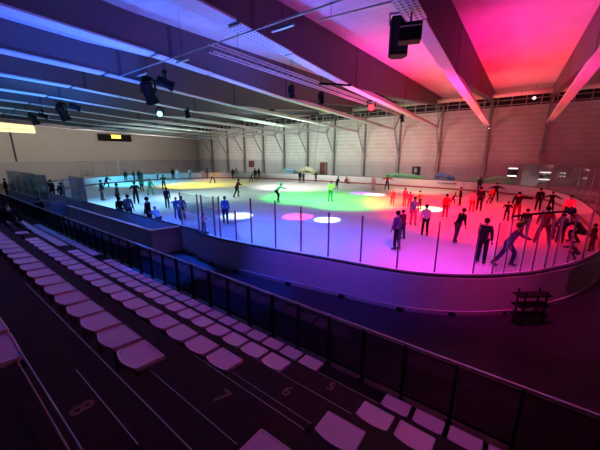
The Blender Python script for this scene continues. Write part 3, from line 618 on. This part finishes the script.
# black rack outside the near boards
t = thing('metal_rack', 'small black metal rack standing outside the boards, lower right', 'rack', (.85, 9.45, -.03), R(40))
for x, y in ((-.3, -.12), (.3, -.12), (-.3, .12), (.3, .12)): b = MB(); b.bar((x, y, 0), (x, y, 1.0), .035); b.build('upright', M_black, t)
for z in (.25, .55, .85): b = MB(); b.box(-.45, .45, -.14, .14, z, z+.04); b.build('shelf', M_black, t)

# ------------------------------------------------------------------ people
COLS = {'black': (.012, .012, .016), 'charcoal': (.05, .05, .06), 'navy': (.02, .03, .10), 'grey': (.35, .35, .38), 'slate': (.16, .20, .27), 'paleblue': (.55, .72, .9), 'green': (.06, .35, .16),  # clothing colours, several with the coloured light on the skaters mixed in
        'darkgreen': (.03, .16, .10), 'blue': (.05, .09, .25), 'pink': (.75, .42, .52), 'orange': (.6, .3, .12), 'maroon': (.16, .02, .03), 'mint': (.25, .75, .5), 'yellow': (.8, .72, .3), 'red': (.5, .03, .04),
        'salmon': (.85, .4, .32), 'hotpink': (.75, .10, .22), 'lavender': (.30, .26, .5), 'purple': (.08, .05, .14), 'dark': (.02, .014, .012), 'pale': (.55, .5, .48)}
def cloth(c): return mat('cloth_'+c, COLS[c], .9, bump=.2, scale=30, var=.15, spec=.08)
M_skin = mat('skin', (.34, .21, .16), .55); M_boot = mat('skate_boot', (.02, .02, .025), .4); M_blade = mat('skate_blade', (.6, .62, .66), .25, metal=1)
SKH = .09
POSE = {  # lean, (hip, abd, knee) L/R, (flex, abd, elbow) L/R
 'stand': (4, (4, 3, 6), (-2, 3, 4), (6, 8, 18), (2, 8, 14)),
 'elbows': (6, (6, 4, 8), (-3, 4, 6), (20, 32, 85), (20, 32, 85)),
 'armsout': (5, (8, 9, 12), (-4, 9, 8), (10, 62, 15), (10, 62, 15)),
 'armright': (5, (6, 5, 8), (-4, 6, 6), (10, 14, 30), (8, 84, 8)),
 'wide': (8, (10, 14, 10), (-6, 14, 8), (14, 16, 25), (8, 16, 25)),
 'stride': (22, (34, 4, 42), (-22, 8, 10), (42, 12, 40), (-25, 14, 30)),
 'glide': (24, (8, 2, 14), (-14, 8, 6), (12, 25, 30), (-20, 25, 30)),
 'bend': (44, (40, 6, 50), (20, 8, 30), (62, 10, 20), (56, 10, 20)),
 'crouch': (40, (88, 10, 105), (70, 12, 100), (60, 10, 45), (55, 12, 50)),
 'sit': (-8, (86, 12, 20), (80, 14, 10), (-20, 20, 10), (-20, 20, 10)),
 'lounge': (-22, (74, 6, 10), (68, 8, 6), (-10, 18, 25), (16, 10, 60))}
def vdir(f, side, abd):
    f = R(f); a = R(abd); return Vector((side*math.sin(a), math.sin(f)*math.cos(a), -math.cos(f)*math.cos(a)))
def skeleton(pose, H, SKH=.09):
    s = H/1.72; lean, lL, lR, aL, aR = POSE[pose]; J = {}
    tl = Vector((0, math.sin(R(lean)), math.cos(R(lean))))
    J['pel'] = Vector((0, 0, 0)); J['spine'] = tl*.22*s; J['chest'] = tl*.42*s; J['neck'] = tl*.53*s
    hd = Vector((0, math.sin(R(lean*.45)), math.cos(R(lean*.45)))); J['jaw'] = J['neck']+hd*.09*s; J['head'] = J['neck']+hd*.18*s+Vector((0, .01*s, 0)); J['crown'] = J['neck']+hd*.255*s
    J['nose'] = J['head']+Vector((0, .118*s, -.012*s)); J['hd'] = hd
    for nm, sd, lg, ar in (('L', -1, lL, aL), ('R', 1, lR, aR)):
        h = Vector((sd*.095*s, 0, -.04*s)); k = h+vdir(lg[0], sd, lg[1])*.42*s; a = k+vdir(lg[0]-lg[2], sd, lg[1]*.6)*.42*s
        J['hip'+nm], J['kn'+nm], J['an'+nm] = h, k, a
        d = vdir(lg[0]-lg[2], sd, 0); J['toe'+nm] = a+Vector((0, -d.z, d.y)).normalized()*.13*s+Vector((0, 0, -.05*s)); J['dd'+nm] = d
        sh_ = J['neck']+Vector((sd*.185*s, 0, -.05*s)); e = sh_+vdir(ar[0], sd, ar[1])*.28*s; w_ = e+vdir(ar[0]+ar[2]*.8, sd, ar[1]*(.85 if ar[1] < 50 else 1) - (ar[2]*.35 if ar[1] < 50 else 0))*.25*s
        J['sh'+nm], J['el'+nm], J['wr'+nm] = sh_, e, w_; J['ha'+nm] = w_+(w_-e).normalized()*.08*s; J['hv'+nm] = (w_-e).normalized()
    low = min(J['anL'].z, J['anR'].z)-(.075+.0)*s-SKH*s
    if pose in ('sit', 'lounge'): low = min(-.13*s, low if pose == 'sit' else -.14*s); low = -.13*s
    for k in J:
        if k[:2] in ('hd', 'dd', 'hv'): continue
        J[k] = J[k]-Vector((0, 0, low))
    return J, s
def skin_obj(name, verts, edges, radii, m, parent, lv=1):
    me = bpy.data.meshes.new(name); me.from_pydata([tuple(v) for v in verts], edges, []); me.materials.append(m)
    o = bpy.data.objects.new(name, me); COL.objects.link(o); o.parent = parent
    md = o.modifiers.new('skin', 'SKIN'); md.use_smooth_shade = True
    if not me.skin_vertices: raise RuntimeError('no skin layer')
    for i, r in enumerate(radii):
        rr = r if isinstance(r, tuple) else (r, r)
        me.skin_vertices[0].data[i].radius = rr; me.skin_vertices[0].data[i].use_root = (i == 0)
    sb = o.modifiers.new('subsurf', 'SUBSURF'); sb.levels = lv; sb.render_levels = lv
    return o
def person(x, y, H, ang, pose, top, bot, hair, label, z=0., cat='person', skates=True, fingers=False, group=None):
    t = thing('person', label, cat, (x, y, z), R(ang-90), group)
    J, s = skeleton(pose, H, .09 if skates else 0.); V, E, Rr = [], [], []
    def add(p, r, par=None):
        V.append(p); Rr.append(r*s if not isinstance(r, tuple) else tuple(q*s for q in r))
        if par is not None: E.append((par, len(V)-1))
        return len(V)-1
    pel = add(J['pel'], .12); sp = add(J['spine'], .11, pel); ch = add(J['chest'], .125, sp); nk = add(J['neck'], .055, ch)
    jw = add(J['jaw'], .066, nk); he = add(J['head'], .098, jw); add(J['crown'], .07, he); add(J['nose'], .018, he)
    for n in 'LR':
        hp = add(J['hip'+n], .09, pel); kn = add(J['kn'+n], .058, hp); an = add(J['an'+n], .04, kn); add(J['toe'+n], .038, an)
        sh_ = add(J['sh'+n], .058, ch); el = add(J['el'+n], .042, sh_); wr = add(J['wr'+n], .03, el); pm = add(J['ha'+n], .036, wr)
        if fingers or H > 1.1:
            hv = J['hv'+n]; side = hv.cross(Vector((0, 0, 1)))
            if side.length < .2: side = Vector((0, 1, 0))
            side.normalize(); cur = Vector((0, .25, -.1))
            for q, L in ((-1.5, .060), (-.5, .07), (.5, .066), (1.5, .052)):
                f1 = add(J['ha'+n]+hv*.035*s+side*q*.019*s, .010, pm); f2 = add(J['ha'+n]+(hv*(.035+L*.55)+side*q*.021+cur*.02)*s, .0095, f1); add(J['ha'+n]+(hv*(.035+L*.9)+side*q*.021+cur*.07)*s, .008, f2)
            th = add(J['ha'+n]+(side*.035-hv*.01+cur*.03)*s, .011, pm); add(J['ha'+n]+(side*.05+hv*.03+cur*.08)*s, .009, th)
    skin_obj('body', V, E, Rr, M_skin, t)
    # jacket
    V, E, Rr = [], [], []
    big = 1.0
    h0 = add(J['pel']-(J['spine']-J['pel'])*.45, (.16, .14)); pel = add(J['pel']+Vector((0, 0, .0)), (.165, .145), h0); sp = add(J['spine'], (.15, .13), pel); ch = add(J['chest'], (.18, .15), sp); add(J['neck']-Vector((0, 0, .01*s)), .075, ch)
    for n in 'LR':
        sh_ = add(J['sh'+n], .09, ch); el = add(J['el'+n], .068, sh_); add(J['wr'+n], .052, el)
    skin_obj('jacket', V, E, Rr, cloth(top), t)
    V, E, Rr = [], [], []
    pel = add(J['pel']+Vector((0, 0, .02*s)), (.14, .12))
    for n in 'LR':
        hp = add(J['hip'+n], .108, pel); kn = add(J['kn'+n], .084, hp); add(J['an'+n]+Vector((0, 0, .0)), .068, kn)
    skin_obj('trousers', V, E, Rr, cloth(bot), t)
    b = MB(); hc = J['head']+J['hd']*.018*s-Vector((0, .014*s, 0))
    b.ball(hc, .110*s, 12, 7, 0, (.95, 1.02, 1.02), -.55, R(34 if hair != 'pale' else 40)); b.build('hair' if hair == 'dark' else 'hood', cloth(hair), t, smooth=True)
    if H*287/max(6, math.hypot(x, y)) > 30:
        for sd in (-1, 1):
            b = MB(); b.ball(J['head']+Vector((sd*.034*s, .090*s, .012*s)), .011*s, 8, 6); b.build('eye', M_black, t)
    for n in 'LR':
        a = J['an'+n]; b = MB(); L = J['dd'+n] if pose not in ('sit', 'lounge') else J['dd'+n]
        fw = Vector((0, -L.z, L.y)).normalized(); dn = L.normalized() if L.length else Vector((0, 0, -1))
        if skates: dn = (dn*.35+Vector((0, 0, -1))*.65).normalized() if pose not in ('sit',) else dn; fw = Vector((0, -dn.z, dn.y)).normalized()
        sd = Vector((1, 0, 0)); o = a
        b.tube([o-dn*.09*s, o-dn*.0*s, o+dn*.05*s], [.058*s, .06*s, .052*s], 8)
        b.tube([o+dn*.03*s-fw*.07*s, o+dn*.035*s+fw*.02*s, o+dn*.045*s+fw*.12*s, o+dn*.05*s+fw*.17*s], [.042*s, .05*s, .042*s, .028*s], 8)
        bt = b.build('skate_boot' if skates else 'shoe', M_boot, t, smooth=True)
        if skates:
            b = MB(); b.bar(o+dn*.14*s-fw*.10*s, o+dn*.14*s+fw*.19*s, .012*s, .045*s); b.bar(o+dn*.075*s-fw*.04*s, o+dn*.13*s-fw*.04*s, .02*s); b.bar(o+dn*.075*s+fw*.1*s, o+dn*.13*s+fw*.1*s, .02*s); b.build('blade', M_blade, bt)
    return t
for p in PEOPLE:
    off = p[8].find('railing') >= 0
    person(*p, z=-.03 if off else 0., skates=not off, group=None)
# pale stripe on the nearest jacket is a scarf hanging down the back
person(-15.3, 2.12, 1.75, 8, 'lounge', 'black', 'charcoal', 'dark', 'spectator in black lounging across the seats at the left edge', z=1.86, skates=False, fingers=True)
person(-18.0, 2.15, 1.7, 15, 'lounge', 'charcoal', 'black', 'dark', 'second dark spectator reclining behind the lounging one, left edge', z=1.86, skates=False)

# ------------------------------------------------------------------ lights
def spot(name, src, dst, col, power, ang, blend=.5, size=.1):
    l = bpy.data.lights.new(name, 'SPOT'); l.color = col; l.energy = power; l.spot_size = R(ang); l.spot_blend = blend; l.shadow_soft_size = size
    o = bpy.data.objects.new(name, l); COL.objects.link(o); o.location = src
    o.rotation_euler = (Vector(dst)-Vector(src)).to_track_quat('-Z', 'Y').to_euler(); return o
def point(name, loc, col, power, size=1.0):
    l = bpy.data.lights.new(name, 'POINT'); l.color = col; l.energy = power; l.shadow_soft_size = size
    o = bpy.data.objects.new(name, l); COL.objects.link(o); o.location = loc; return o
K = 1.0
def wash(name, cx, cy, col, power, rad, blend=.9, dx=0, dy=-5.0, z=8.4):
    d = math.sqrt(dx*dx+dy*dy+z*z); spot(name, (cx+dx, cy+dy, z), (cx, cy, 0), col, power*K, 2*math.degrees(math.atan(rad/d)), blend, .15)
BLUE = (.01, .12, 1.0); RED = (1, .0, .02); GREEN = (.05, 1, .14); MAG = (1, .02, .4); YEL = (1, .8, .03); CYAN = (.08, .65, 1)
wash('wash_blue_a', -15.5, 11.0, BLUE, 6500, 7)
wash('wash_blue_b', -9.5, 12.5, BLUE, 6000, 6.5)
wash('wash_blue_c', -4.5, 10.5, (.2, .06, 1), 4800, 6)
wash('wash_magenta', -0.5, 12.5, MAG, 4500, 6.5)
wash('wash_red_a', -1.5, 23, RED, 13000, 9)
wash('wash_red_b', -6.0, 28.0, RED, 15000, 8)
wash('wash_green_a', -18.0, 25.5, GREEN, 8000, 7)
wash('wash_green_b', -12.8, 25.0, GREEN, 8000, 6)
wash('wash_yellow', -39.5, 26.5, YEL, 8000, 8)
wash('wash_cyan', -49.5, 22.5, CYAN, 7500, 9)
wash('wash_cyan_b', -29.0, 13.0, (.25, .7, 1), 5000, 9)
wash('wash_green_pale', -28, 20, (.75, 1, .65), 3000, 8)
wash('wash_white', -26, 34, (1, .93, .82), 5000, 11)
wash('wash_beige', -10, 39.5, (1, .62, .4), 2600, 6)
wash('wash_orange', -46.5, 34, (1, .35, .1), 2500, 4)
def gobo(n, x, y, col, p, rad): spot(n, (x, y-4, 8.5), (x, y, 0), col, p, 2*math.degrees(math.atan(rad/9.4)), .15, .05)
gobo('gobo_a', -16.6, 14.3, (.7, 1, .9), 11000, 1.25)
gobo('gobo_b', -10.35, 17.3, (.7, .95, 1), 12000, .95)
gobo('gobo_c', -12.7, 16.9, (1, .04, .12), 13000, 1.15)
gobo('gobo_d', -24.3, 30.9, (1, .95, .9), 9000, 1.6)
gobo('gobo_e', -12.9, 32.2, (1, .95, .9), 9000, 1.2)
gobo('gobo_f', -14.7, 32.4, (.35, .0, 1), 8000, 1.4)
gobo('gobo_g', -5.6, 26.1, (.9, 1, .25), 22000, 1.2)
# added fill spots without fixtures, brightening the far wall and the end wall
for i in range(11):
    x = 5.2-5.83-5.83*(i-.0) if i else 5.2
    col = [(1, .06, .22), (1, .20, .26), (1, .42, .40), (1, .74, .64), (.92, .97, .82), (.86, 1, .86), (.86, 1, .9), (.9, 1, .92), (1, .9, .82), (1, .88, .8), (1, .9, .84)][i]
    spot('wall_fill', (x, 33, 6.8), (x, 47, 4.9), col, [420, 1300, 2600, 2700, 2400, 2600, 2600, 2500, 2300, 1800, 1300][i]*K, 68, .7, .5)
for y in (4, 18, 32): spot('end_wall_fill', (-56, y, 8.0), (-67.8, y, 5.5), (1, .88, .78), 1500, 130, .6, .5)
def up(n, src, dst, col, p, a): spot(n, src, dst, col, p, a, .9, .3)  # added uplights without fixtures, supplementing colour bounced off the ice
up('roof_fill_blue_a', (-18, 8, 2.0), (-19, 5, 10), (.03, .13, 1), 6500, 110)
up('roof_fill_blue_b', (-30, 9, 2.0), (-31, 7, 10), (.03, .22, 1), 7000, 110)
up('roof_fill_blue_c', (-44, 9, 2.0), (-45, 8, 10), (.15, .5, .9), 2200, 110)
up('roof_fill_violet', (-12, 14, 2.0), (-12, 11, 10), (.06, .16, 1), 4000, 110)
up('roof_fill_magenta', (-8.7, 20, 2.0), (-7.5, 22, 11), (1, .04, .5), 4500, 90)
up('roof_fill_red', (-2.9, 27, 2.0), (-2.6, 29, 11), (1, .01, .03), 6500, 90)
up('roof_fill_orange', (-2.8, 35, 2.0), (-2.0, 38, 11.4), (1, .07, .1), 4500, 90)
up('roof_fill_pink', (-2.6, 19, 2.0), (-.8, 22, 11), (1, .01, .35), 3800, 80)
up('roof_fill_green', (-24, 28, 2.0), (-24, 29, 11), (.7, 1, .8), 5000, 105)
up('roof_fill_pale', (-44, 28, 2.0), (-44, 26, 11), (.65, 1, .9), 5000, 105)
spot('stand_fill_pink', (0, 8.5, 8.2), (-1.5, 2, 1), (1, .14, .55), 420, 75, .8, .8)  # this and the violet one: added fill for the seats, no fixture
spot('stand_fill_violet', (-10.5, 8.0, 8.2), (-10.5, 1.5, 1), (.65, .22, 1), 420, 85, .8, .8)
spot('aisle_blue', (-11.5, 8.2, 8.2), (-10.8, 5.9, 0), (.01, .1, 1), 26000, 26, .7)
spot('walkway_blue', (-6.5, 7.0, 8.2), (-6.8, 6.4, 0), (.01, .06, 1), 9000, 26, .9)

w_ = bpy.data.worlds.new('world'); S.world = w_; w_.use_nodes = True
w_.node_tree.nodes['Background'].inputs[0].default_value = (.5, .4, .8, 1); w_.node_tree.nodes['Background'].inputs[1].default_value = .0
S.view_settings.view_transform = 'Standard'; S.view_settings.look = 'None'; S.view_settings.exposure = 0; S.view_settings.gamma = 1; S.view_settings.use_curve_mapping = False
S.cycles.max_bounces = 8; S.cycles.diffuse_bounces = 4; S.cycles.glossy_bounces = 3; S.cycles.transparent_max_bounces = 16; S.cycles.sample_clamp_indirect = 4
S.cycles.caustics_reflective = False; S.cycles.caustics_refractive = False; S.cycles.use_denoising = True
